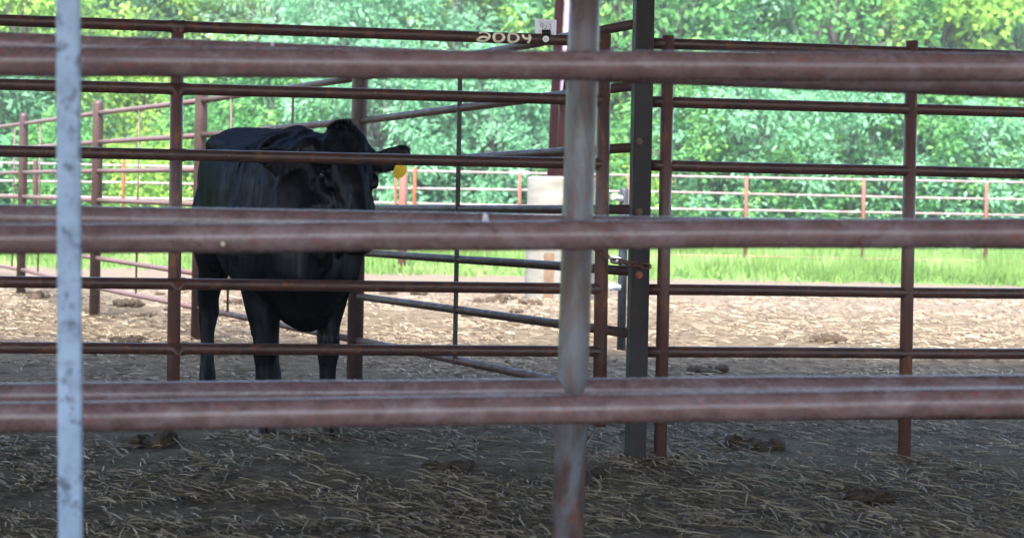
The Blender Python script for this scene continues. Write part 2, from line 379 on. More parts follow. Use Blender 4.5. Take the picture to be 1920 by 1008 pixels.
# painted digits 2004: ribbons laid on the rail's curved face
ra, rx = gate_rails[0][1], gate_rails[0][2]
def rail_pt(px, v, r=RF + .0012):
    """px: pixel column, v: -1 bottom .. 1 top of the visible face"""
    d = dfront(px); c = at(px, fy(0, px), d); s = (c - ra).dot(rx); c = ra + rx * s
    a = math.asin(max(-.97, min(.97, v)))
    u = Vector((0, 0, 1)) - rx * rx.z; u.normalize(); f = rx.cross(u); f = f if f.y < 0 else -f
    return c + (u * math.sin(a) + f * math.cos(a)) * r
def ribbon(mb, pts, w, fn, closed=False, n=9):
    """pts in (px, v) with v scaled by 11 px; w in px; smooth polyline"""
    P = []
    m_ = len(pts)
    def g(i): return pts[i % m_] if closed else pts[max(0, min(m_ - 1, i))]
    for i in range(m_ if closed else m_ - 1):
        for k in range(6):
            t = k / 6; a, b, c_, d_ = g(i - 1), g(i), g(i + 1), g(i + 2)
            P.append(tuple(.5 * ((2 * b[j]) + (-a[j] + c_[j]) * t + (2 * a[j] - 5 * b[j] + 4 * c_[j] - d_[j]) * t * t + (-a[j] + 3 * b[j] - 3 * c_[j] + d_[j]) * t ** 3) for j in (0, 1)))
    if not closed: P.append(pts[-1])
    vs, fs = [], []; N = len(P)
    for i, p in enumerate(P):
        a = P[(i - 1) % N] if closed or i else P[0]; b = P[(i + 1) % N] if closed or i < N - 1 else P[-1]
        dx, dy = b[0] - a[0], b[1] - a[1]; l = math.hypot(dx, dy) or 1; nx_, ny_ = -dy / l, dx / l
        ww = w(i / N) if callable(w) else w
        ww *= 1 + .12 * noise.noise(Vector((p[0] * .7, p[1] * .7, 2)))
        for k in range(4): q = (k / 3 - .5) * ww; vs.append(fn(p[0] + nx_ * q, p[1] + ny_ * q))
    for i in range(N if closed else N - 1):
        for k in range(3): j = (i + 1) % N; fs.append((i * 4 + k, i * 4 + k + 1, j * 4 + k + 1, j * 4 + k))
    mb.add(vs, fs)
def on_rail(px, py): return rail_pt(px, py / 11.0 * .9 - .03)
digits = [
 ([(895.5, 6.8), (900, 9.4), (907, 9.4), (913, 6.0), (914.5, .5), (911.5, -5), (906, -8.2), (897, -8.2), (892.5, -6.2), (898, -1.6), (905, -.2), (911, -2.5)], 4.2, False),
 ([(931.5, 9.2), (925, 6.6), (922.6, 0), (925, -6.4), (931.5, -9), (938.5, -6.4), (941.6, 0), (938.5, 6.6)], 4.8, True),
 ([(958.5, 9.2), (952.2, 7.6), (950.4, 0), (952.2, -6.8), (958.5, -9), (965.5, -6.4), (968.6, 0), (965.5, 6.6)], 4.8, True),
 ([(977.4, 8.2), (978, 2.2), (982.5, -.6), (989, -.2)], 4.3, False),
 ([(989.3, 8.2), (990.2, 2), (989.6, -4), (987.6, -9.8)], 4.8, False)]
mb = MB()
for pts, w, cl in digits: ribbon(mb, pts, w, on_rail, cl)
mb.build('painted_number', M['cream'], pg, False)

# card clipped to the rail
CD = dfront(1023) - .031
def cardp(px, py, off=0): return at(px, py, CD - off)
hc = at(1023, 52, CD)
mb = MB(); cs = [(1003.2, 61.5), (1003.2, 35.2), (1043.8, 37.8), (1042.8, 66.4)]
nC = 6; vs = []
for off in (0, -.0008):
    for j in range(nC + 1):
        for i in range(nC + 1):
            u, v = i / nC, j / nC
            px = (cs[0][0] * (1 - u) + cs[3][0] * u) * (1 - v) + (cs[1][0] * (1 - u) + cs[2][0] * u) * v
            py = (cs[0][1] * (1 - u) + cs[3][1] * u) * (1 - v) + (cs[1][1] * (1 - u) + cs[2][1] * u) * v
            vs.append(cardp(px, py, off + .003 * math.sin(u * 3) * v))
q = nC + 1
fs = [(j * q + i, j * q + i + 1, (j + 1) * q + i + 1, (j + 1) * q + i) for j in range(nC) for i in range(nC)]
fs += [tuple(x + q * q for x in reversed(f)) for f in fs]
mb.add(vs, fs)
card = empty('number_card', hc, 'white card marked 92-3 held by a black clip on the rail', 'card')
mb.build('card', M['card'], card, False)
mb = MB(); pl = lambda px, py: cardp(px, py, .0045)
ribbon(mb, [(1018.2, 45.2), (1015.5, 44.4), (1013.4, 47.2), (1014.2, 50), (1017, 49.2), (1018.6, 46)], .8, pl)
ribbon(mb, [(1018.3, 45.5), (1018, 50), (1017.6, 55)], .8, pl)
ribbon(mb, [(1021.4, 49), (1023.4, 47.6), (1025, 49), (1023, 52), (1021, 54), (1026, 53.4)], .7, pl)
ribbon(mb, [(1027, 51.6), (1028.6, 51.4)], .8, pl)
ribbon(mb, [(1029.6, 46.8), (1033, 46), (1031, 49.4), (1033.6, 50.6), (1032.6, 53.6), (1029.4, 53.4)], .8, pl)
mb.build('handwriting', M['ink'], card, False)
mb = MB(); rnd = random.Random(3)
for row, yy in enumerate((39.3, 42)):
    x = 1010
    while x < 1034:
        h = 2.0; ribbon(mb, [(x, yy + row * .1 + (x - 1010) * .05), (x + .1, yy + h + (x - 1010) * .05)], .45, pl)
        if rnd.random() < .6: ribbon(mb, [(x, yy + (x - 1010) * .05), (x + 1.2, yy + (x - 1010) * .05 + rnd.random() * h)], .4, pl)
        x += rnd.uniform(1.8, 2.6)
mb.build('faint_writing', M['faint'], card, False)
clip = empty('spring_clip', at(1024, 62, CD - .01), 'black ridged spring clip gripping the white card on the top rail', 'clip')
mb = MB()
for k in range(4):
    px = 1017.8 + k * 4.1
    a = at(px, 56.5, CD - .008); b = at(px + 1.0, 65.5, CD - .012); tube(mb, [a, a.lerp(b, .5) + Vector((0, -.003, 0)), b], [.0042, .005, .004], 10)
box(mb, at(1024.3, 61, CD - .006), (.032, .006, .016)); box(mb, at(1024.3, 61, CD + .008), (.028, .006, .016))
mb.build('clip_body', M['black'], clip)
mb = MB()
tube(mb, [at(1019, 65, CD - .008), at(1020.5, 70, CD - .01), at(1022, 72, CD - .008)], .0012, 8); tube(mb, [at(1030, 65, CD - .008), at(1028, 70, CD - .01), at(1026, 72, CD - .008)], .0012, 8)
mb.build('wire_loop', M['black'], clip)
tg = empty('round_tag', at(1023, 73.5, CD), 'small round white tag hanging under the black clip', 'tag')
mb = MB(); c = at(1023.5, 73.4, CD - .012); tube(mb, [c, c + Vector((0, .003, 0))], [.0135, .0135], 28); bevel(mb.build('disc', M['white'], tg, False), .0008)
mb = MB(); pl = lambda px, py: at(px, py, CD - .0135)
ribbon(mb, [(1021, 72), (1021, 75.5)], .5, pl); ribbon(mb, [(1023, 72), (1021.4, 73.8), (1023, 75.5)], .5, pl); ribbon(mb, [(1025, 72), (1025.2, 75.5)], .5, pl)
mb.build('mark', M['ink'], tg, False)

# ------------------------------------------------------------------ side pen fence running back to the left
POSTS = [(-75, 19.6), (42, 16.0), (181, 13.35), (374, 11.3), (671, 8.9), (1195, 6.3)]
S = .26
TOPS = {0: 1.80, 1: 1.80, 2: 1.80, 3: 1.80, 4: 1.80, 5: 1.80}
base = [gnd(px, d) for px, d in POSTS]
# rail heights: measured per post (px above/below horizon)
ry = {0: [254], 1: [232, 505], 2: [212, 538], 3: [189, 577], 4: [145, 637], 5: [43, 742]}
sf = empty('pen_fence', (base[4].x, base[4].y, 0), 'maroon pipe fence receding to the left behind the cow', 'fence')
tops = []
for i, (px, d) in enumerate(POSTS):
    if i == 0: tops.append((base[0].x, base[0].y)); continue
def rail_ends(i):
    px, d = POSTS[i]
    if i == 0: y0, y6 = 247, 485
    else: y0, y6 = ry[i]
    zt = at(px, y0, d).z; zb = at(px, y6, d).z
    return [Vector((base[i].x, base[i].y, zt + (zb - zt) * k / 6)) for k in range(7)]
RE = [rail_ends(i) for i in range(6)]
for k in range(7):
    for i in range(5):
        mb = MB(); pipe(mb, RE[i][k], RE[i + 1][k], .021, 18, 6, .004, k + i); mb.build('rail', M['side2' if i > 2 else 'side'], sf)  # nearer spans take a darker copy: shade put into the colour
for i in range(1, 5):
    mb = MB(); b = base[i].copy(); b.z = -.1; t = RE[i][0] + Vector((0, 0, .118)); t.z = RE[i][0].z + .118
    domed_post(mb, b, t, .048); mb.build('post', M['post'], sf)
mb = MB(); b = base[0].copy(); b.z = -.1; domed_post(mb, b, RE[0][0] + Vector((0, 0, .12)), .048); mb.build('post', M['post'], sf)
for i, t, r, mt in ((0, .88, .009, 'rod'), (1, .26, .009, 'rod'), (2, .44, .0085, 'rod'), (3, .23, .009, 'rod'), (3, .635, .009, 'rod'), (4, .44, .0125, 'darkbar')):
    a = RE[i][0].lerp(RE[i + 1][0], t); b = RE[i][6].lerp(RE[i + 1][6], t)
    dcam = Vector((a.x, a.y, 0)).normalized() * -.024
    mb = MB(); a2, b2 = a + dcam + Vector((0, 0, .01)), b + dcam - Vector((0, 0, .02))
    if mt == 'darkbar':
        box(mb, (a2 + b2) / 2, (.0235, .012, (a2 - b2).length), 0)
    else: tube(mb, [a2, b2], r, 10)
    mb.build('spacer_rod', M[mt], sf, mt != 'darkbar')

# square gate post, bolts and chain
gp = empty('square_post', (base[5].x, base[5].y, 0), 'dark square steel post the rusty chain is fastened to', 'post')
mb = MB(); pc = at(1196, 300, 6.3); box(mb, (pc.x + .012, 6.3, 1.25), (.078, .078, 2.9)); bevel(mb.build('tube', M['square'], gp, False), .006, 3)
for (px, py) in ((1197, 265), (1197, 397), (1197, 515)):
    mb = MB(); c = at(px + 1, py, 6.3 - .039); tube(mb, [c, c + Vector((0, -.012, 0))], .016, 6)
    tube(mb, [c + Vector((0, -.012, 0)), c + Vector((0, -.024, 0))], .008, 12); mb.build('bolt', M['orange'] if py > 500 else M['chain'], gp, False)
def link_mesh(mb, c, ax, nrm, L=.026, W=.011, r=.0038):
    P = []
    for k in range(17):
        a = 2 * math.pi * k / 16; x = math.cos(a) * L * .5 + (L * .35 if math.cos(a) > 0 else -L * .35) * (abs(math.cos(a)) > .02); y = math.sin(a) * W
        P.append(Vector(c) + ax * x + nrm * y)
    vs, fs = [], []; n = 7; N = 16
    for i in range(N):
        d = (P[(i + 1) % N] - P[(i - 1) % N]).normalized(); o1 = ax.cross(nrm).normalized(); o2 = d.cross(o1).normalized()
        for k in range(n): t = 2 * math.pi * k / n; vs.append(P[i] + (o1 * math.cos(t) + o2 * math.sin(t)) * r)
    for i in range(N):
        for k in range(n): fs.append((i * n + k, i * n + (k + 1) % n, ((i + 1) % N) * n + (k + 1) % n, ((i + 1) % N) * n + k))
    mb.add(vs, fs)
chain = empty('chain', at(1160, 485, 6.2), 'rusty chain looped round the gate stile and the square post', 'chain')
cp = [at(1116, 462, 6.31), at(1122, 470, 6.235), at(1136, 479, 6.22), at(1155, 489, 6.21), at(1172, 491, 6.215), at(1186, 495, 6.225), at(1202, 498, 6.24), at(1222, 500, 6.25)]
tot = sum((cp[i + 1] - cp[i]).length for i in range(len(cp) - 1)); step = .033; s = 0; k = 0
def along(s):
    for i in range(len(cp) - 1):
        l = (cp[i + 1] - cp[i]).length
        if s <= l or i == len(cp) - 2: return cp[i] + (cp[i + 1] - cp[i]) * (s / l), (cp[i + 1] - cp[i]).normalized()
        s -= l
while s < tot:
    c, ax = along(s); mb = MB(); n0 = ax.cross(Vector((0, 1, 0))).normalized(); n1 = ax.cross(n0).normalized()
    nn = (n0 * 1 + n1 * .5).normalized() if k % 2 else (n1 - n0 * .45).normalized()
    link_mesh(mb, c, ax, nn, .03, .0115); mb.build('link', M['chain'], chain); s += step; k += 1

# panel continuing right of the square post
rp = empty('pen_fence', (at(1600, 376, 6.4).x, 6.4, 0), 'rusty brown pipe panel to the right of the dark square post', 'fence')
def dR(x): return 6.3 + (x - 1200) * .00035
for i in range(7):
    mb = MB(); yl = right_y[i] + (right_y[i] - left_y[i]) / 1060 * 160; yr = yl + .019 * 1000 + (376 - yl) * .05
    pipe(mb, at(1210, yl, dR(1210)), at(2200, yr, dR(2200)), RF, 20, 8, .003, i + 30); mb.build('rail', M['gate'], rp)
for px in (1248, 1705):
    mb = MB(); c = at(px, 300, dR(px)); pipe(mb, (c.x, c.y - .004, -.05), (c.x, c.y - .004, at(px, 80 + (px - 1200) * .02, dR(px)).z + .03), .0265, 20); mb.build('stile', M['stile'], rp)
mb = MB(); c = at(2200, 300, dR(2200)); domed_post(mb, (c.x, c.y, -.1), (c.x, c.y, 2.0), .05); mb.build('post', M['post'], rp)

# ------------------------------------------------------------------ unseen roof, added to shade the alley and the near pens
rf = empty('shade_roof', (0, 3, 4.2), 'unseen ribbed metal roof added over the pens for shade', 'roof')
mb = MB(); nxr = 220; x0, x1 = -10.0, 12.0
for j, yy in enumerate((RY0, RY1)):
    for off in (0, -.004):
        for i in range(nxr + 1):
            k = i % 5; mb.v.append((x0 + (x1 - x0) * i / nxr, yy, 4.2 + .12 * j + (.03 if k in (1, 2) else 0) + off))
q = nxr + 1
for i in range(nxr):
    mb.f.append((i, i + 1, 2 * q + i + 1, 2 * q + i)); mb.f.append((q + i + 1, q + i, 3 * q + i, 3 * q + i + 1)); mb.mi += [0, 0]
mb.build('roof_sheet', M['roof'], rf, False)
yy = RY0 + .1
while yy < RY1:
    mb = MB(); box(mb, (1, yy, 4.1 + .12 * (yy - RY0) / (RY1 - RY0)), (22, .06, .16)); mb.build('purlin', M['maroon'], rf, False); yy += 1.45
for (x, y_) in ((-9.5, RY0 + .2), (-9.5, RY1 - .2), (11.5, RY0 + .2), (11.5, RY1 - .2)):
    mb = MB(); box(mb, (x, y_, 1.98), (.2, .2, 4.05)); mb.build('roof_post', M['maroon'], rf, False)

# ------------------------------------------------------------------ dark pipe hydrant with pale stubs
hd = gnd(1170, 11.2); hp = empty('dark_pipe_post', (hd.x, hd.y, 0), 'short dark pipe post with pale stubs beside the square post', 'post')
mb = MB(); tz = at(1170, 353, 11.2).z; tube(mb, [(hd.x, hd.y, -.1), (hd.x, hd.y, tz - .01), (hd.x, hd.y, tz)], [.033, .033, .028], 20)
mb.build('pipe', M['darkpipe'], hp)
for (px, py) in ((1154, 370), (1151, 486), (1150, 537)):
    c = at(px, py, 11.16); mb = MB(); tube(mb, [c + Vector((.05, .02, -.01)), c, c + Vector((-.02, -.01, .0)), c + Vector((-.026, -.012, 0))], [.024, .024, .03, .018], 16); mb.build('pipe_stub', M['pvc'], hp)

# ------------------------------------------------------------------ concrete pier and steel column
pd = 17.3; pc = at(1052, 376, pd); ppm = F / pd
prz = .5 * 126 / ppm
pier = empty('concrete_pier', (pc.x, pc.y, 0), 'round pale concrete pier with a brown stain under the maroon column', 'pier')
mb = MB(); topz = at(1052, 332, pd).z; P = []; Rr = []
for z, q in ((-.3, 1.04), (.05, 1.035), (topz * .5, 1.01), (topz - .03, 1), (topz - .008, .99), (topz, .965), (topz + .001, .5), (topz + .002, .01)): P.append((pc.x, pc.y, z)); Rr.append(prz * q)
tube(mb, P, Rr, 48); o = mb.build('shaft', M['concrete'], pier)
mb = MB()   # stain patch wraps the pier's surface
vs, fs = [], []
for j in range(13):
    z = -.02 + (at(1025, 472, pd).z + .02) * j / 12
    for i in range(7):
        px = 1012 + 17 * i / 6 + 1.8 * noise.noise(Vector((j * .6, i * 2 if i in (0, 6) else 0, 1)))
        x = at(px, 500, pd).x - pc.x; rr = prz * (1.036 - .03 * z) + .004
        vs.append((pc.x + x, pc.y - math.sqrt(max(rr * rr - x * x, 0)), z))
for j in range(12):
    for i in range(6): fs.append((j * 7 + i, j * 7 + i + 1, (j + 1) * 7 + i + 1, (j + 1) * 7 + i))
mb.add(vs, fs); mb.build('rust_stain', M['stain'], pier)
col = empty('steel_column', (pc.x, pc.y, topz), 'dark maroon tapered steel column with a pink lit edge standing on the pier', 'column')
def plate(mb, pts_bottom, pts_top):
    vs = [Vector(p) for p in pts_bottom] + [Vector(p) for p in pts_top]; n = len(pts_bottom)
    fs = [tuple(range(n - 1, -1, -1)), tuple(range(n, 2 * n))] + [(i, (i + 1) % n, n + (i + 1) % n, n + i) for i in range(n)]
    mb.add(vs, fs)
def colx(px, z, yoff=0):
    p = at(px, 376, pd + yoff); return p.x
Zt = 5.2; zy0, zy1 = 330, -60
zt = at(1050, -60, pd).z
ang = rad(0)
def quad(pxb0, pxb1, pxt0, pxt1, ya, yb, z0):
    def X(px, y): return (px - CX) / F * y
    k = (Zt - z0) / (zt - z0)
    def ext(b, t): return b + (t - b) * k
    a0, a1 = X(pxb0, ya), X(pxb1, yb); b0, b1 = X(ext(pxb0, pxt0), ya), X(ext(pxb1, pxt1), yb)
    return (a0, a1, b0, b1)
# outer flange (dark, facing the camera-left), web (seen at a slant, lit) and inner flange
def slab(pb0, pb1, pt0, pt1, ya, yb, th, zb):
    a0, a1, b0, b1 = quad(pb0, pb1, pt0, pt1, ya, yb, zb); dd = Vector((a1 - a0, yb - ya, 0)).normalized(); nn = Vector((-dd.y, dd.x, 0)) * th
    mb = MB()
    plate(mb, [(a0, ya, zb), (a1, yb, zb), (a1 + nn.x, yb + nn.y, zb), (a0 + nn.x, ya + nn.y, zb)], [(b0, ya, Zt), (b1, yb, Zt), (b1 + nn.x, yb + nn.y, Zt), (b0 + nn.x, ya + nn.y, Zt)])
    return mb
zb = topz + .004
slab(1026, 1041, 1036, 1052, pd - .05, pd + .0, .012, zb).build('flange', M['maroon'], col, False)
slab(1041, 1063, 1053, 1076, pd + .0, pd - .16, .008, zb).build('web', M['maroon'], col, False)
slab(1060, 1085, 1075, 1100, pd - .17, pd - .12, .012, zb).build('flange', M['maroon'], col, False)
# lit face of the web, its light put in as a tapering pink strip
slab(1045.5, 1047.5, 1053, 1074, pd - .015, pd - .17, .003, at(1047, 195, pd).z).build('lit_strip', M['pink_light'], col, False)
slab(1040.2, 1041.4, 1045.8, 1047.4, pd - .015, pd - .02, .003, zb) if False else None
mb = MB(); box(mb, (colx(1052, 0), pd - .05, topz + .012), (.42, .3, .02)); mb.build('base_plate', M['maroon'], col, False)

# ------------------------------------------------------------------ far fence
ff = empty('far_fence', (at(600, 376, 26.5).x, 26.5, 0), 'distant pale pipe fence with rusty posts in front of the trees', 'fence')
DF = 26.6
for k, y0 in enumerate((306, 338, 367, 396, 425, 454, 484)):
    mb = MB(); xa, xb = -500, 2500
    rr = .021 if k < 6 else .02
    pipe(mb, at(xa, y0 + .019 * xa, DF), at(xb, y0 + .019 * xb, DF), rr, 10, 12, .03, k + 70); mb.build('rail', M['farrail'] if k not in (5, 6) else M['farpost'], ff)
for px, r, top, mt in ((-120, .045, 300, 'farpost'), (67, .045, 299, 'side2'), (232, .028, 296, 'orange'), (460, .03, 305, 'farpost'), (778, .036, 313, 'orange'), (742, .022, 333, 'orange'), (975, .033, 322, 'farpost'), (1180, .033, 327, 'farpost'), (1400, .033, 330, 'farpost'), (1620, .033, 334, 'farpost'), (1850, .033, 340, 'farpost')):
    mb = MB(); t = at(px, top, DF - .03); domed_post(mb, (t.x, t.y, -.1), t, r, 14); mb.build('post', M[mt], ff)
mb = MB(); t = at(757, 312, 23); domed_post(mb, (t.x, t.y, -.1), t, .065, 16); o = mb.build('rusty_post', M['farpost']); tag(o, 'thick pinkish rusty post just right of the yellow ear tag', 'post')
for a, b in ((957, 965), (972, 974.5), (978, 991)):
    mb = MB(); tube(mb, [at(a, 306 + .019 * a, DF - .01), at(b, 306 + .019 * b, DF - .01)], .034, 10); mb.build('white_sleeve', M['white'], ff)

# ------------------------------------------------------------------ cow
FW = Vector((.255, -.967, 0)); LF = Vector((.967, .255, 0)); O = Vector((-.228, 7.36, 0))
def cw(x, y, z): return O + FW * x + LF * y + Vector((0, 0, z))
def loft(mb, rings, n=28, ex=2.0):
    """rings: (center, axisA, axisB, a, b) closed both ends"""
    vs, fs = [], []
    for c, A, B, a, b in rings:
        for k in range(n):
            t = 2 * math.pi * k / n; ct, st = math.cos(t), math.sin(t)
            ct = math.copysign(abs(ct) ** (2 / ex), ct); st = math.copysign(abs(st) ** (2 / ex), st)
            vs.append(Vector(c) + A * (a * ct) + B * (b * st))
    for i in range(len(rings) - 1):
        for k in range(n): fs.append((i * n + k, i * n + (k + 1) % n, (i + 1) * n + (k + 1) % n, (i + 1) * n + k))
    fs.append(tuple(range(n - 1, -1, -1))); fs.append(tuple((len(rings) - 1) * n + k for k in range(n)))
    mb.add(vs, fs)
ZU = Vector((0, 0, 1))
body = MB()
T = [(-.93, 1.16, .09, .15), (-.89, 1.14, .185, .245), (-.80, 1.125, .24, .295), (-.66, 1.115, .265, .34), (-.48, 1.09, .27, .36), (-.25, 1.045, .295, .365), (0, 1.02, .32, .375), (.2, 1.0, .325, .39),
     (.4, .985, .30, .41), (.56, .97, .27, .41), (.70, .94, .235, .37), (.80, .90, .18, .30), (.86, .86, .10, .2)]
loft(body, [(cw(x, 0, zc), LF, ZU, a, b) for x, zc, a, b in T], 32, 2.6)
def limb(pts, n=18, sq=1.0):
    rings = []
    for i, (x, y, z, r) in enumerate(pts):
        a = Vector(pts[max(i - 1, 0)][:3]); b = Vector(pts[min(i + 1, len(pts) - 1)][:3]); d = b - a
        dw = FW * d.x + LF * d.y + ZU * d.z; dw.normalize()
        A = LF - dw * LF.dot(dw); A.normalize(); B = dw.cross(A).normalized()
        rr = r if isinstance(r, tuple) else (r, r)
        rings.append((cw(x, y, z), A, B, rr[0], rr[1]))
    loft(body, rings, n)
for s in (-1, 1):
    yo = .15 * s
    limb([(.46, .17 * s, 1.12, (.10, .17)), (.50, .20 * s, .95, (.11, .17)), (.49, .185 * s, .76, (.098, .13)), (.50, .165 * s, .62, (.078, .09)), (.52, yo, .50, (.062, .066)), (.53, yo, .42, (.054, .055)), (.53, yo, .37, (.055, .055)),
          (.525, yo, .31, (.042, .042)), (.525, yo, .2, (.038, .04)), (.53, yo, .13, (.048, .05)), (.55, yo, .075, (.045, .047)), (.565, yo, .035, (.052, .062))])
    yh = .18 * s
    limb([(-.62, .15 * s, 1.15, (.11, .22)), (-.62, .17 * s, 1.0, (.13, .23)), (-.60, .18 * s, .84, (.115, .19)), (-.64, .165 * s, .70, (.085, .125)), (-.72, yh, .59, (.062, .085)), (-.765, yh, .50, (.052, .07)), (-.76, yh, .43, (.045, .058)),
          (-.745, yh, .33, (.038, .042)), (-.735, yh, .2, (.038, .04)), (-.725, yh, .13, (.048, .05)), (-.70, yh, .075, (.045, .047)), (-.685, yh, .035, (.052, .062))])
    # hook bone, shoulder blade, pin bone
    loft(body, [(cw(-.5 + dx, .19 * s, 1.35), LF, ZU, r, r * .8) for dx, r in ((-.2, .015), (-.12, .045), (-.03, .062), (.08, .066), (.2, .05), (.32, .02))], 16)
    loft(body, [(cw(-.86 + dx, .1 * s, 1.30), LF, ZU, r, r) for dx, r in ((-.06, .01), (-.03, .05), (.02, .065), (.08, .03))], 14)
    loft(body, [(cw(.40 + .1 * (1.3 - z), .2 * s, z), LF, FW, a, b) for z, a, b in ((1.32, .05, .06), (1.2, .09, .13), (1.0, .125, .17), (.82, .13, .15), (.7, .09, .1))], 18)
# spine ridge and withers
loft(body, [(cw(x, 0, z), LF, ZU, a, b) for x, z, a, b in ((-.8, 1.36, .06, .05), (-.5, 1.40, .06, .055), (-.1, 1.375, .06, .05), (.25, 1.345, .07, .06), (.45, 1.355, .075, .065), (.62, 1.32, .07, .07), (.75, 1.28, .06, .06))], 16)
# tail
tube(body, [cw(-.86, 0, 1.34), cw(-.94, -.02, 1.31), cw(-.975, -.05, 1.18), cw(-.98, -.07, .95), cw(-.975, -.1, .7)], [.035, .03, .024, .02, .016], 12)
tube(body, [cw(-.975, -.1, .72), cw(-.975, -.11, .6), cw(-.97, -.11, .45), cw(-.965, -.11, .33)], [.016, .035, .04, .012], 12)
# head
PO = at(641, 240, 6.62); MU = at(678, 462, 6.43)
AX = (MU - PO).normalized(); HL = (MU - PO).length
yaw = rad(20); FA = Vector((math.sin(yaw), -math.cos(yaw), 0)); FA = (FA - AX * FA.dot(AX)).normalized(); SI = AX.cross(FA).normalized()
if SI.x < 0: SI = -SI            # viewer's right
HR = [(-.016, .02, .03, .045), (.0, .048, .06, .055), (.025, .08, .085, .075), (.055, .107, .11, .095), (.09, .128, .13, .115), (.145, .138, .145, .13), (.19, .138, .155, .14), (.23, .128, .158, .142), (.27, .112, .155, .14), (.32, .092, .148, .13), (.38, .08, .13, .116), (.44, .074, .112, .1),
      (.49, .078, .1, .092), (.53, .083, .09, .088), (.56, .072, .075, .082), (.578, .045, .05, .075)]
def hp_(t, s, f): return PO + AX * t + SI * s + FA * f
loft(body, [(hp_(t, 0, -off + .06), SI, FA, w, d) for t, w, d, off in HR], 30, 2.0)
loft(body, [(hp_(t, 0, f), SI, FA, w, .022) for t, w, f in ((.16, .02, .055), (.22, .03, .07), (.3, .036, .072), (.4, .036, .068), (.48, .036, .066), (.53, .03, .05))], 14)
for s in (-1, 1):     # brow, cheek, nostril swell
    loft(body, [(hp_(.155 + q, s * .108, .012), SI, FA, r, r * .9) for q, r in ((-.05, .01), (-.03, .028), (0, .042), (.02, .036), (.035, .015))], 14)
    loft(body, [(hp_(.235 + q, s * .108, .004), SI, FA, r, r * .9) for q, r in ((-.02, .008), (-.01, .016), (.012, .021), (.04, .015), (.06, .006))], 14)
    loft(body, [(hp_(.33 + q, s * .075, -.12), SI, FA, r, r * 1.3) for q, r in ((-.13, .02), (-.06, .055), (.02, .062), (.09, .04), (.13, .01))], 14)
    loft(body, [(hp_(.535 + q, s * .045, .03), SI, FA, r, r) for q, r in ((-.03, .01), (-.012, .026), (.01, .028), (.028, .01))], 12)
loft(body, [(hp_(.075 + q, -.125, -.07), SI, FA, r, r * 1.1) for q, r in ((-.06, .01), (-.035, .042), (0, .06), (.04, .05), (.07, .015))], 14)
# neck: from the shoulders to the back of the head
def mixr(a, b, t): return a.lerp(b, t)
nb0 = cw(.52, 0, 1.03); nb1 = cw(.78, .0, 1.05); nb2 = hp_(.16, 0, -.20)
loft(body, [(nb0, LF, ZU, .20, .35), (nb1, LF, ZU, .165, .30), ((nb1 + nb2) / 2 + Vector((0, 0, .02)), LF, ZU, .14, .24), (nb2 + Vector((0, .03, 0)), LF, ZU, .12, .19), (nb2 + Vector((0, -.06, 0)), LF, ZU, .09, .14)], 26, 2.2)
# dewlap and brisket
loft(body, [(cw(x, 0, z), LF, ZU, a, b) for x, z, a, b in ((.44, .66, .12, .10), (.56, .61, .13, .12), (.70, .61, .13, .13), (.80, .68, .105, .14), (.87, .80, .07, .14), (.92, .92, .045, .1))], 18)
# ears
def ear(root, tip, low, th, wid, rnd_tip=False):
    ax = (tip - root); L = ax.length; d = ax.normalized(); up = (low - d * low.dot(d)).normalized(); nn = d.cross(up).normalized()
    rings = []
    prof = ((-.15, .5, 0), (0, .55, .0), (.12, .66, .04), (.3, .86, .22), (.5, .86, .2), (.7, .7, .1), (.86, .52, .02), (.96, .34, 0), (1.0, .12, 0)) if rnd_tip else ((-.1, .85, -.12), (.03, .82, -.12), (.14, .76, -.06), (.3, .84, .08), (.48, .92, .18), (.65, .85, .17), (.8, .62, .1), (.92, .35, .03), (1.0, .12, 0))
    for t, q, drop in prof:
        rings.append((root + d * (L * t) + up * (wid * drop), up, nn, wid * q, th * (1.0 if t > .2 else 2.6)))
    loft(body, rings, 16)
e1r, e1t = at(606, 303, 6.66), at(481, 294, 6.56)
e2r, e2t = at(688, 305, 6.68), at(769, 284, 6.72)
tube(body, [at(640, 268, 6.70), at(626, 266, 6.70), at(608, 278, 6.70), at(590, 291, 6.69), at(574, 303, 6.68)], [.06, .06, .052, .044, .03], 14)
ear(e1r, e1t, Vector((0, 0, -1)), .022, .082); ear(e2r, e2t, Vector((0, 0, -1)), .022, .08, True)
me = body.mesh('cow')
cow = link('cow', me, M['coat']); tag(cow, 'black cow looking through the rails with a yellow ear tag', 'cow')
cow['label'] = 'black cow facing the camera behind the rails, yellow tag in one ear'
rm = cow.modifiers.new('r', 'REMESH'); rm.mode = 'VOXEL'; rm.voxel_size = .0095; rm.use_smooth_shade = True
sm = cow.modifiers.new('s', 'SMOOTH'); sm.factor = .6; sm.iterations = 9
dg = bpy.context.evaluated_depsgraph_get(); dg.update()
me2 = bpy.data.meshes.new_from_object(cow.evaluated_get(dg))
cow.modifiers.clear(); cow.data = me2
if not me2.materials: me2.materials.append(M['coat'])
me2.polygons.foreach_set('use_smooth', [True] * len(me2.polygons))
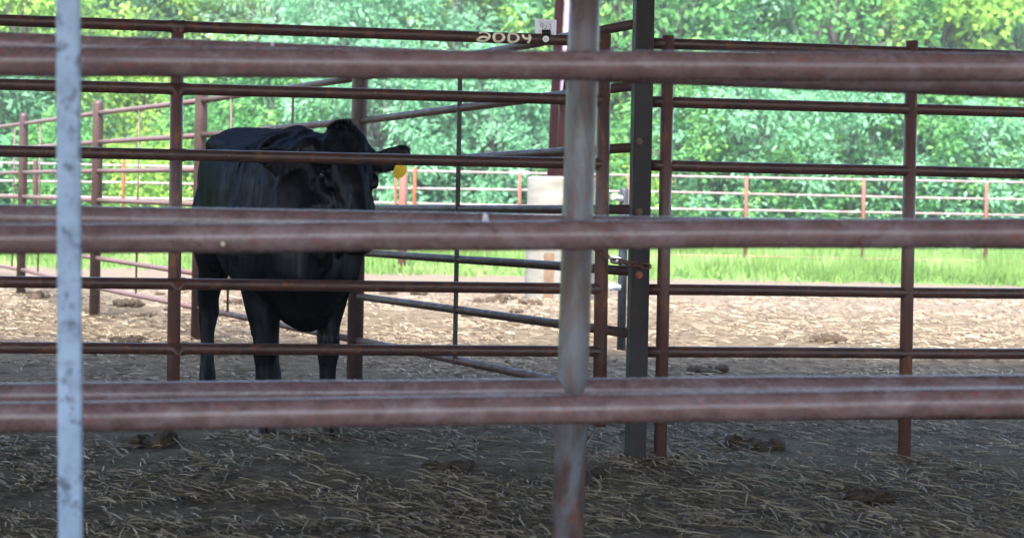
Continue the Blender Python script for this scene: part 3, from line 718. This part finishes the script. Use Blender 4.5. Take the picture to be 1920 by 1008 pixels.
# muscle relief and skin folds
me2.update(); norms = [v.normal.copy() for v in me2.vertices]
for v, nn in zip(me2.vertices, norms):
    loc = v.co - O; x = loc.dot(FW); y = loc.dot(LF); z = v.co.z
    a = noise.noise(Vector((x * 5, y * 5, z * 2.2))) * .014 + noise.noise(Vector((x * 13, y * 13, z * 5))) * .005
    if -.3 < x < .4 and z < 1.25: a += .0012 * math.sin(x * 42 + z * 5) * max(0, min(1, (z - .65) * 4))       # faint ribs
    if .45 < x < .95 and z > .7: a += .02 * noise.noise(Vector((x * 16, y * 10, z * 2.5)))                     # neck folds
    if z < .45: a *= .3
    hv = v.co - PO; ht, hs, hf = hv.dot(AX), hv.dot(SI), hv.dot(FA)
    if -.03 < ht < .62 and abs(hs) < .15 and hf > -.16:
        a *= .3; sa = abs(hs); G = lambda t0, s0, rt, rs: math.exp(-((ht - t0) / rt) ** 2 - ((sa - s0) / rs) ** 2)
        k = max(0, min(1, (ht - .23) / .2)); line = .105 - .05 * k
        if .2 < ht < .48 and hf > -.02: a -= .007 * math.exp(-((sa - line) / .012) ** 2)
        a -= .006 * G(.11, 0, .05, .04); a += .008 * G(.16, .1, .02, .03); a -= .01 * G(.2, .125, .018, .014); a += .006 * G(.26, .115, .03, .016)
        a -= .016 * G(.535, .045, .012, .012); a += .004 * G(.1, .06, .04, .025)
        a += .0025 * noise.noise(Vector((hs * 40, hf * 40, ht * 22)))
    v.co += nn * a
me2.update()
# eyes
def sph(mb, c, r, n=14, sc=(1, 1, 1)):
    vs, fs = [], []
    for j in range(n + 1):
        ph = math.pi * j / n
        for i in range(2 * n): th = math.pi * i / n; vs.append(Vector(c) + Vector((math.sin(ph) * math.cos(th) * sc[0], math.sin(ph) * math.sin(th) * sc[1], math.cos(ph) * sc[2])) * r)
    w = 2 * n
    for j in range(n):
        for i in range(w): fs.append((j * w + i, j * w + (i + 1) % w, (j + 1) * w + (i + 1) % w, (j + 1) * w + i))
    mb.add(vs, fs)
from mathutils.bvhtree import BVHTree
bvh = BVHTree.FromPolygons([v.co.copy() for v in me2.vertices], [tuple(p.vertices) for p in me2.polygons])
def hit(px, py):
    d = (at(px, py, 1) - Vector((0, 0, H))).normalized(); h = bvh.ray_cast(Vector((0, 0, H)), d); return h[0], h[1]
for px, py, s in ((603, 327, -1), (709, 321, 1)):
    h, nn = hit(px, py)
    if h is None: h, nn = hp_(.21, s * .13, 0), SI * s
    c = h - nn * .007
    mb = MB(); sph(mb, c, .0165); mb.build('eye', M['eye'], cow)
    mb = MB(); up = (ZU - nn * ZU.dot(nn)).normalized(); sd_ = up.cross(nn)
    for sgn in (1, -1):
        P = []
        for k in range(9):
            a = math.pi * k / 8; P.append(h - nn * .002 + nn * .004 * math.sin(a) + sd_ * (.024 * math.cos(a)) + up * (sgn * .0135 * math.sin(a)))
        if sgn > 0: lid = MB(); tube(lid, [p + up * .003 for p in P], [.003] + [.0075] * 7 + [.003], 8); lid.build('eyelid', M['coat'], cow)
        else: tube(mb, P, [.002] + [.0034] * 7 + [.002], 8)
    mb.build('eyelid', M['rim'], cow)
# hooves
for x, yy in ((.57, .15), (.57, -.15), (-.68, .18), (-.68, -.18)):
    for e in (-1, 1):
        mb = MB(); rings = []
        for z, a, b, fx in ((.0, .028, .058, .012), (.02, .027, .054, .008), (.05, .025, .044, -.004), (.065, .022, .036, -.012)): rings.append((cw(x + fx, yy + e * .027, z), LF, FW, a, b))
        loft(mb, rings, 16); mb.build('hoof', M['hoof'], cow)
# coat hair: short strands over the body and a long tuft on the poll
def strand(mb, p, d, L, w, bend):
    s = d.cross(Vector((0, 1, 0))); s = s.normalized() if s.length > .05 else Vector((1, 0, 0))
    q = p + d * (L * .55) + bend * (L * .15); e = p + d * L + bend * (L * .5)
    mb.v += [tuple(p - s * w), tuple(p + s * w), tuple(q + s * w * .7), tuple(q - s * w * .7), tuple(e)]; n = len(mb.v)
    mb.f += [(n - 5, n - 4, n - 3, n - 2), (n - 2, n - 3, n - 1)]; mb.mi += [0, 0]
rnd = random.Random(11); mb = MB(); pol = me2.polygons; Np = len(pol)
for k in range(90000):
    p = pol[rnd.randrange(Np)]; c = p.center
    if not ((c - cw(.38, 0, 1.38)).length < .16): continue
    if p.normal.y > .35: continue
    n_ = p.normal; down = Vector((-FW.x * .35, -FW.y * .35, -1)); tdir = (down - n_ * down.dot(n_))
    if tdir.length < .05: tdir = -FW
    tdir.normalize(); d = (tdir * 1.0 + n_ * rnd.uniform(.05, .2) + Vector((rnd.gauss(0, .15), rnd.gauss(0, .15), rnd.gauss(0, .15)))).normalized()
    L = rnd.uniform(.006, .012)
    if 0 < c.z - 1.3 and (c - cw(.45, 0, 1.4)).length < .3: L *= 1.8
    strand(mb, c, d, L, .0006, -n_ * .3)
mb.build('coat_hair', M['hair'], cow)
mb = MB()
for k in range(1500):
    a = rnd.uniform(0, 2 * math.pi); r = math.sqrt(rnd.random())
    p = hp_(-.01 + .05 * rnd.random() * r, math.cos(a) * .055 * r - .01, .0 + .05 * math.sin(a) * r)
    h = bvh.find_nearest(p); p = h[0]; n_ = h[1]
    d = (n_ * .8 + ZU * rnd.uniform(.1, 1.0) + SI * rnd.gauss(-.25, .35) + FA * rnd.gauss(.2, .3)).normalized()
    strand(mb, p - n_ * .003, d, rnd.uniform(.012, .036), .0008, Vector((rnd.gauss(0, .5), -.2, -.6)))
mb.build('poll_tuft', M['hair'], cow)
mb = MB()
for (r_, t_, off) in ((e1r, e1t, .05), (e2r, e2t, .045)):
    for k in range(900):
        t = rnd.uniform(.15, 1); p = r_.lerp(t_, t) + Vector((rnd.gauss(0, .01), rnd.gauss(0, .008), rnd.uniform(-1.1, .9) * off)); h = bvh.find_nearest(p)
        d = (h[1] + Vector((rnd.gauss(0, .3), 0, -.8)) + (t_ - r_).normalized() * .5).normalized(); strand(mb, h[0], d, rnd.uniform(.01, .03), .0007, -ZU)
mb.build('ear_fringe', M['fringe'], cow)
# yellow ear tag
mb = MB(); c = at(750, 319, 6.66)
out = [(-.35, .9), (.25, 1.0), (.75, .95), (.98, .3), (.85, -.35), (.4, -.85), (-.1, -1), (-.7, -.95), (-1, -.5), (-.85, .1), (-.6, .6)]
W_, H_ = .032, .037
vs = []; n = len(out)
for off in (0, .0022):
    for (x, y) in out: vs.append(c + Vector((x * W_, off + .004 * x * x, y * H_)))
mb.add(vs, [tuple(range(n)), tuple(range(2 * n - 1, n - 1, -1))] + [(i, n + i, n + (i + 1) % n, (i + 1) % n) for i in range(n)])
o = mb.build('ear_tag', M['yellow'], cow, False)
mb = MB(); sph(mb, c + Vector((.003, -.002, .024)), .006, 8); mb.build('tag_button', M['yellow'], cow)

# ------------------------------------------------------------------ straw, manure, grass
rnd = random.Random(5); mb = MB()
def inframe_x(y): return (-700 - 0) / F * y, (1400) / F * y
feet = [(b.x, b.y, .05) for b in base] + [(at(1196, 376, 6.3).x, 6.3, .05)] + [(cw(x_, y_, 0).x, cw(x_, y_, 0).y, .05) for x_, y_ in ((.57, .15), (.57, -.15), (-.68, .18), (-.68, -.18))] + [(at(1248, 300, dR(1248)).x, dR(1248), .03), (at(1705, 300, dR(1705)).x, dR(1705), .03)]
for k in range(89000):
    y = 4.4 + (18.5 - 4.4) * rnd.random() ** 1.25
    xa, xb = inframe_x(y); x = rnd.uniform(xa, xb)
    foot = k < 4000
    if foot:
        fx, fy_, fr = feet[k % len(feet)]; a = rnd.uniform(0, 6.28); r = fr + abs(rnd.gauss(0, .07)); x, y = fx + math.cos(a) * r, fy_ + math.sin(a) * r
    if noise.noise(Vector((x * .8, y * .8, 7))) + .6 * noise.noise(Vector((x * 2.6, y * 2.6, 17))) < -.12 and rnd.random() < .85 and not foot: continue
    a = rnd.uniform(0, math.pi); L = .02 + .11 * rnd.random() ** 2.2; w = rnd.uniform(.0009, .0024) * (1 + y * .04); z = gz(x, y) + rnd.uniform(.002, .022)
    ti = rnd.gauss(0, .12); up = Vector((0, 0, 1)); d = Vector((math.cos(a), math.sin(a), ti)).normalized(); s = d.cross(up).normalized() * w
    p = Vector((x, y, z)); m1 = p + d * L * .5 + Vector((0, 0, rnd.uniform(0, .006))); e = p + d * L
    if e.z < z - .02: e.z = z
    n = len(mb.v); lift = Vector((0, 0, w * 1.2))
    mb.v += [tuple(p - s), tuple(p + s + lift), tuple(m1 + s + lift), tuple(m1 - s), tuple(e + s * .6 + lift * .6), tuple(e - s * .6)]
    mb.f += [(n, n + 1, n + 2, n + 3), (n + 3, n + 2, n + 4, n + 5)]; mb.mi += [0, 0]
tag(mb.build('straw', M['straw'], None, False), 'loose straw scattered over the pen floor', None, None, 'stuff')

man = [(60, 575, .5), (150, 585, .8), (325, 580, .5), (420, 590, .5), (1020, 545, .7), (970, 585, .6), (78, 558, .9), (250, 572, 1.1), (303, 551, .42), (275, 592, .6), (443, 567, .8), (735, 549, .7), (790, 550, .7), (920, 566, 1.0), (950, 558, .8), (1000, 570, .8), (885, 590, .5), (240, 640, .8), (1330, 700, .9), (1560, 640, 1.0), (1420, 840, .8), (1750, 760, 1.0), (860, 880, .7), (700, 760, .6), (1100, 900, .7), (1640, 930, .6), (300, 830, .8)]
mlab = ['flat dung scrap at the left edge near the first fence post', 'dung clump mostly hidden behind the galvanised post', 'dung scrap low behind the gate brace', 'dung scrap under the belly of the cow', 'farthest dung clump below the concrete pier', 'flat dung clump low in the gap before the thick worn post', 'dark manure clump just left of the galvanised post, behind the lowest sharp rail', 'widest dark manure clump on the left, between two fence posts', 'tiny dark clump with an orange edge left of the gate brace', 'low dung clod below the wide clump on the left', 'manure clump seen between the hind leg and foreleg of the cow',
 'dung clump just right of the fourth fence post under the sharp rail', 'small dung clump left of the dark flat bar under the rail', 'broad dung clump right of the dark flat bar', 'upright dung clod behind the broad clump near the thick worn post', 'dung clod closest to the thick worn post', 'small clod low beside the dark flat bar',
 'dung clod on the straw left of the cow legs', 'dung clod right of the square post in mid pen', 'dung clod far right near the panel stile', 'dung clod low right of the square post', 'dung clod at the right side of the foreground', 'dung clod low below the dark flat bar', 'dung clod right beside the cow fore hooves', 'dung clod at the bottom under the worn post', 'dung clod at the bottom right corner', 'dung clod at lower left of the cow']
for i, (px, py, sc) in enumerate(man):
    d = H * F / (py - (CY + .019 * (px - CX))); c = gnd(px, d); mb = MB()
    blob(mb, c, .1 * sc, .08 * sc, .03 * sc, i * 1.7, 8)
    for q in range(13):
        blob(mb, c + Vector((max(-.12, min(.12, rnd.gauss(0, .07))) * sc, max(-.1, min(.1, rnd.gauss(0, .06))) * sc, rnd.uniform(-.01, .02) * sc)), .055 * sc * rnd.uniform(.4, 1.3), .06 * sc * rnd.uniform(.5, 1.2), .034 * sc * rnd.uniform(.4, 1.5), q * 3.3 + i, 8)
    o = mb.build('manure_clump', M['manure']); tag(o, mlab[i], 'manure', 'manure clumps on the pen floor')

rnd = random.Random(9); mb = MB()
for k in range(95000):
    y = rnd.uniform(20.2, 34) ; 
    edge = 20.6 + 1.2 * noise.noise(Vector((rnd.random() * .01, 0, 0)))
    x = rnd.uniform(-760 / F * y, 1420 / F * y)
    e0 = 22.6 + 1.2 * noise.noise(Vector((x * .6, 0, 2))) + .9 * noise.noise(Vector((x * 2.5, 0, 5))) + rnd.gauss(0, .35)
    if y < e0: continue
    hh = (.12 + .22 * rnd.random()) * (1 + .7 * max(0, noise.noise(Vector((x * .7, y * .7, 1))))) * min(1, .35 + (y - e0) * .4)
    if rnd.random() < .03 and x > .5: hh *= 1.8
    a = rnd.uniform(0, 2 * math.pi); w = rnd.uniform(.006, .014); s = Vector((math.cos(a), math.sin(a) * .4, 0)) * w
    p = Vector((x, y, -.01)); e = p + Vector((rnd.gauss(0, .05), rnd.gauss(0, .05), hh)); mm_ = p.lerp(e, .55) + Vector((rnd.gauss(0, .01), 0, .02))
    n = len(mb.v); mb.v += [tuple(p - s), tuple(p + s), tuple(mm_ + s * .8), tuple(mm_ - s * .8), tuple(e)]
    mb.f += [(n, n + 1, n + 2, n + 3), (n + 3, n + 2, n + 4)]; mb.mi += [0, 0]
tag(mb.build('grass', M['grass'], None, False), 'bright green grass between the dirt and the trees', None, None, 'stuff')

# ------------------------------------------------------------------ trees and shrubs
def leaves(mb, c, nrm_out, n, rad_, size, rnd, droop=.3, asp=.45):
    for _ in range(n):
        d = Vector((rnd.gauss(0, 1), rnd.gauss(0, 1), rnd.gauss(0, .8))); d.normalize()
        p = c + d * rad_ * rnd.random() ** .5
        ax = (d * .6 + nrm_out * .5 + Vector((rnd.gauss(0, .5), rnd.gauss(0, .5), rnd.gauss(0, .4) - droop))).normalized()
        s = ax.cross(Vector((rnd.gauss(0, 1), rnd.gauss(0, 1), rnd.gauss(0, 1) + 1.2))).normalized()
        L = size * rnd.uniform(.7, 1.5); w = L * asp * .5; k = len(mb.v); m_ = p + ax * L * .5; e = p + ax * L + Vector((0, 0, -L * .15))
        mb.v += [tuple(p), tuple(m_ + s * w), tuple(e), tuple(m_ - s * w)]; mb.f.append((k, k + 1, k + 2, k + 3)); mb.mi.append(0)
def make_tree(seed, h, w, zlow, kind, clumps, per, lsize, leafy_low=True, asp=.45, crad=.42):
    """returns (trunk mesh, crown mesh): crown fills an uneven volume of clumps"""
    rnd = random.Random(seed); tr = MB(); cr = MB()
    fork = []
    nst = 1 if h > 6 else 3
    for s in range(nst):
        a = rnd.uniform(0, 6.28); tip = Vector((math.cos(a) * w * .12, math.sin(a) * w * .12, h * .82)); P = [Vector((0, 0, -.2)), Vector((rnd.gauss(0, .1), rnd.gauss(0, .1), h * .25)), Vector((rnd.gauss(0, .2), rnd.gauss(0, .2), h * .5)), tip]
        r0 = .02 * h if nst == 1 else .012 * h; tube(tr, P, [r0, r0 * .75, r0 * .5, r0 * .12], 8); fork += P[1:3]
    for _ in range(clumps):
        u = rnd.random(); z = zlow + (h - zlow) * u
        prof = math.sin(math.pi * min(1, (.18 + u * .82))) ** .6 if kind != 'col' else 1
        a = rnd.uniform(0, 6.28); rr = w * .5 * prof * rnd.random() ** .42 * (1 + .3 * noise.noise(Vector((math.cos(a) * 1.5, math.sin(a) * 1.5, z * .5 + seed))))
        c = Vector((math.cos(a) * rr, math.sin(a) * rr, z)); out = Vector((math.cos(a), math.sin(a), .4)).normalized()
        cs = crad * rnd.uniform(.5, 1.25)
        if rnd.random() < .25:
            f = rnd.choice(fork); tube(tr, [f, f.lerp(c, .5) + Vector((0, 0, .15)), c], [.006 * h, .004 * h, .003], 5)
        leaves(cr, c, out, int(per * rnd.uniform(.6, 1.4)), cs, lsize, rnd, asp=asp)
    return tr.mesh('trunk_%d' % seed), cr.mesh('crown_%d' % seed)
PR = {}
def proto(key, mat, *a, **k):
    t, c = make_tree(*a, **k); t.materials.append(M['bark']); c.materials.append(M[mat]); t.polygons.foreach_set('use_smooth', [True] * len(t.polygons)); PR[key] = (t, c)
proto('mint1', 'leaf_mint', 1, 4.4, 4.2, .1, 'b', 170, 60, .15, asp=.4)
proto('mint2', 'leaf_mint', 2, 3.6, 3.6, .1, 'b', 150, 60, .14, asp=.4)
proto('mid1', 'leaf_mid', 3, 4.2, 4.0, .1, 'b', 180, 55, .13, asp=.6)
proto('mid2', 'leaf_mid', 4, 3.0, 3.4, .0, 'b', 140, 60, .12, asp=.6)
proto('lime1', 'leaf_lime', 5, 2.2, 3.4, .0, 'b', 120, 60, .11, asp=.55)
proto('lime3', 'leaf_lime', 12, 5.2, 5.4, .1, 'b', 230, 60, .13, asp=.5, crad=.45)
proto('dark2', 'leaf_dark', 13, 4.4, 4.4, .1, 'b', 190, 60, .14, asp=.55, crad=.45)
proto('lime2', 'leaf_lime', 6, 8.5, 6.0, 1.6, 't', 260, 60, .18, asp=.55, crad=.55)
proto('silver', 'leaf_silver', 7, 8.5, 5.6, 2.2, 't', 260, 60, .16, asp=.4, crad=.5)
proto('tall_mid', 'leaf_mid', 8, 9.5, 6.4, 1.5, 't', 270, 60, .19, asp=.55, crad=.6)
proto('dark1', 'leaf_dark', 9, 9.5, 6.0, .8, 't', 260, 60, .2, asp=.6, crad=.6)
proto('tall_mint', 'leaf_mint', 10, 8.8, 6.0, 1.2, 't', 260, 65, .18, asp=.4, crad=.55)
KN = {'mint1': 'pale feathery shrub', 'mint2': 'low pale feathery shrub', 'mid1': 'mid green bushy shrub', 'mid2': 'low mid green shrub', 'lime1': 'low yellow green shrub', 'lime2': 'yellow green tree', 'lime3': 'tall yellow green shrub', 'dark2': 'dark green shrub', 'silver': 'silvery leaved tree', 'tall_mid': 'mid green tree', 'dark1': 'dark green tree', 'tall_mint': 'pale green tree'}
ORD = ['first', 'second', 'third', 'fourth', 'fifth', 'sixth', 'seventh', 'eighth', 'ninth', 'tenth', 'eleventh', 'twelfth', 'thirteenth']
plan = [
 # front shrubs (px, depth, kind)
 (-60, 36, 'mint1'), (20, 37.5, 'dark2'), (110, 35, 'mid2'), (215, 35.5, 'lime1'), (320, 36, 'lime1'), (400, 37, 'mid1'), (505, 36, 'mid1'), (590, 37, 'mint2'), (700, 35, 'mint1'), (800, 36.5, 'mint1'), (905, 35.5, 'mint1'), (985, 36.5, 'mint2'), (1080, 35.5, 'mid2'), (1170, 36, 'lime1'), (1270, 36, 'mid1'), (1380, 36, 'mint1'), (1490, 35.5, 'mid2'), (1600, 36, 'mint1'), (1710, 36, 'mid1'), (1820, 35.5, 'mint2'), (1930, 36, 'mid1'),
 # middle
 (40, 41, 'lime2'), (255, 42, 'lime3'), (150, 41.5, 'lime3'), (345, 41.6, 'lime3'), (455, 40, 'dark2'), (560, 41, 'mid1'), (650, 41, 'tall_mint'), (860, 41.5, 'tall_mint'), (1010, 42, 'lime2'), (1180, 41, 'tall_mid'), (1350, 42, 'tall_mint'), (1560, 41.5, 'tall_mid'), (1740, 42, 'lime2'), (1920, 42, 'tall_mint'),
 # back
 (-60, 47, 'lime2'), (110, 48, 'lime2'), (270, 47.5, 'dark1'), (370, 46, 'lime2'), (500, 45.5, 'silver'), (610, 46, 'silver'), (760, 46.5, 'lime2'), (900, 46, 'lime2'), (1010, 47.5, 'silver'), (1140, 46.5, 'lime2'), (1290, 47, 'tall_mid'), (1450, 46.5, 'lime2'), (1620, 47, 'silver'), (1800, 46.5, 'tall_mid'), (1960, 47, 'lime2')]
rnd = random.Random(21); cnt = {}
for px, d, kind in sorted(plan):
    cnt[kind] = cnt.get(kind, 0) + 1; small = PR[kind][0].name in ('trunk_1', 'trunk_2', 'trunk_3', 'trunk_4', 'trunk_5', 'trunk_12', 'trunk_13')
    g0 = gnd(px, d); t = bpy.data.objects.new('shrub' if small else 'tree', None); C.objects.link(t); t.location = g0; t.rotation_euler = (0, 0, rnd.uniform(0, 6.28)); sc = rnd.uniform(.92, 1.1); t.scale = (sc, sc, sc)
    tag(t, '%s, %s of its kind from the left behind the far fence' % (KN[kind], ORD[cnt[kind] - 1]), 'shrub' if small else 'tree', 'shrubs along the wood edge' if small else 'trees of the wood')
    for nm, me_ in zip(('trunk', 'crown'), PR[kind]):
        o = bpy.data.objects.new(nm, me_); C.objects.link(o); o.parent = t

# ------------------------------------------------------------------ summer haze in the air
hz = bpy.data.materials.new('summer_haze'); hz.use_nodes = True; hn = hz.node_tree
for n_ in list(hn.nodes):
    if n_.type != 'OUTPUT_MATERIAL': hn.nodes.remove(n_)
pv = hn.nodes.new('ShaderNodeVolumePrincipled'); pv.inputs['Color'].default_value = (.9, .96, .97, 1); pv.inputs['Density'].default_value = HAZE; pv.inputs['Anisotropy'].default_value = .3
hn.links.new(pv.outputs[0], hn.nodes['Material Output'].inputs['Volume'])
mb = MB(); box(mb, (0, 75, 12.5), (300, 250, 27.5)); tag(mb.build('haze', hz, None, False), 'thin bright summer haze', None, None, 'stuff')
scn.cycles.volume_bounces = 0
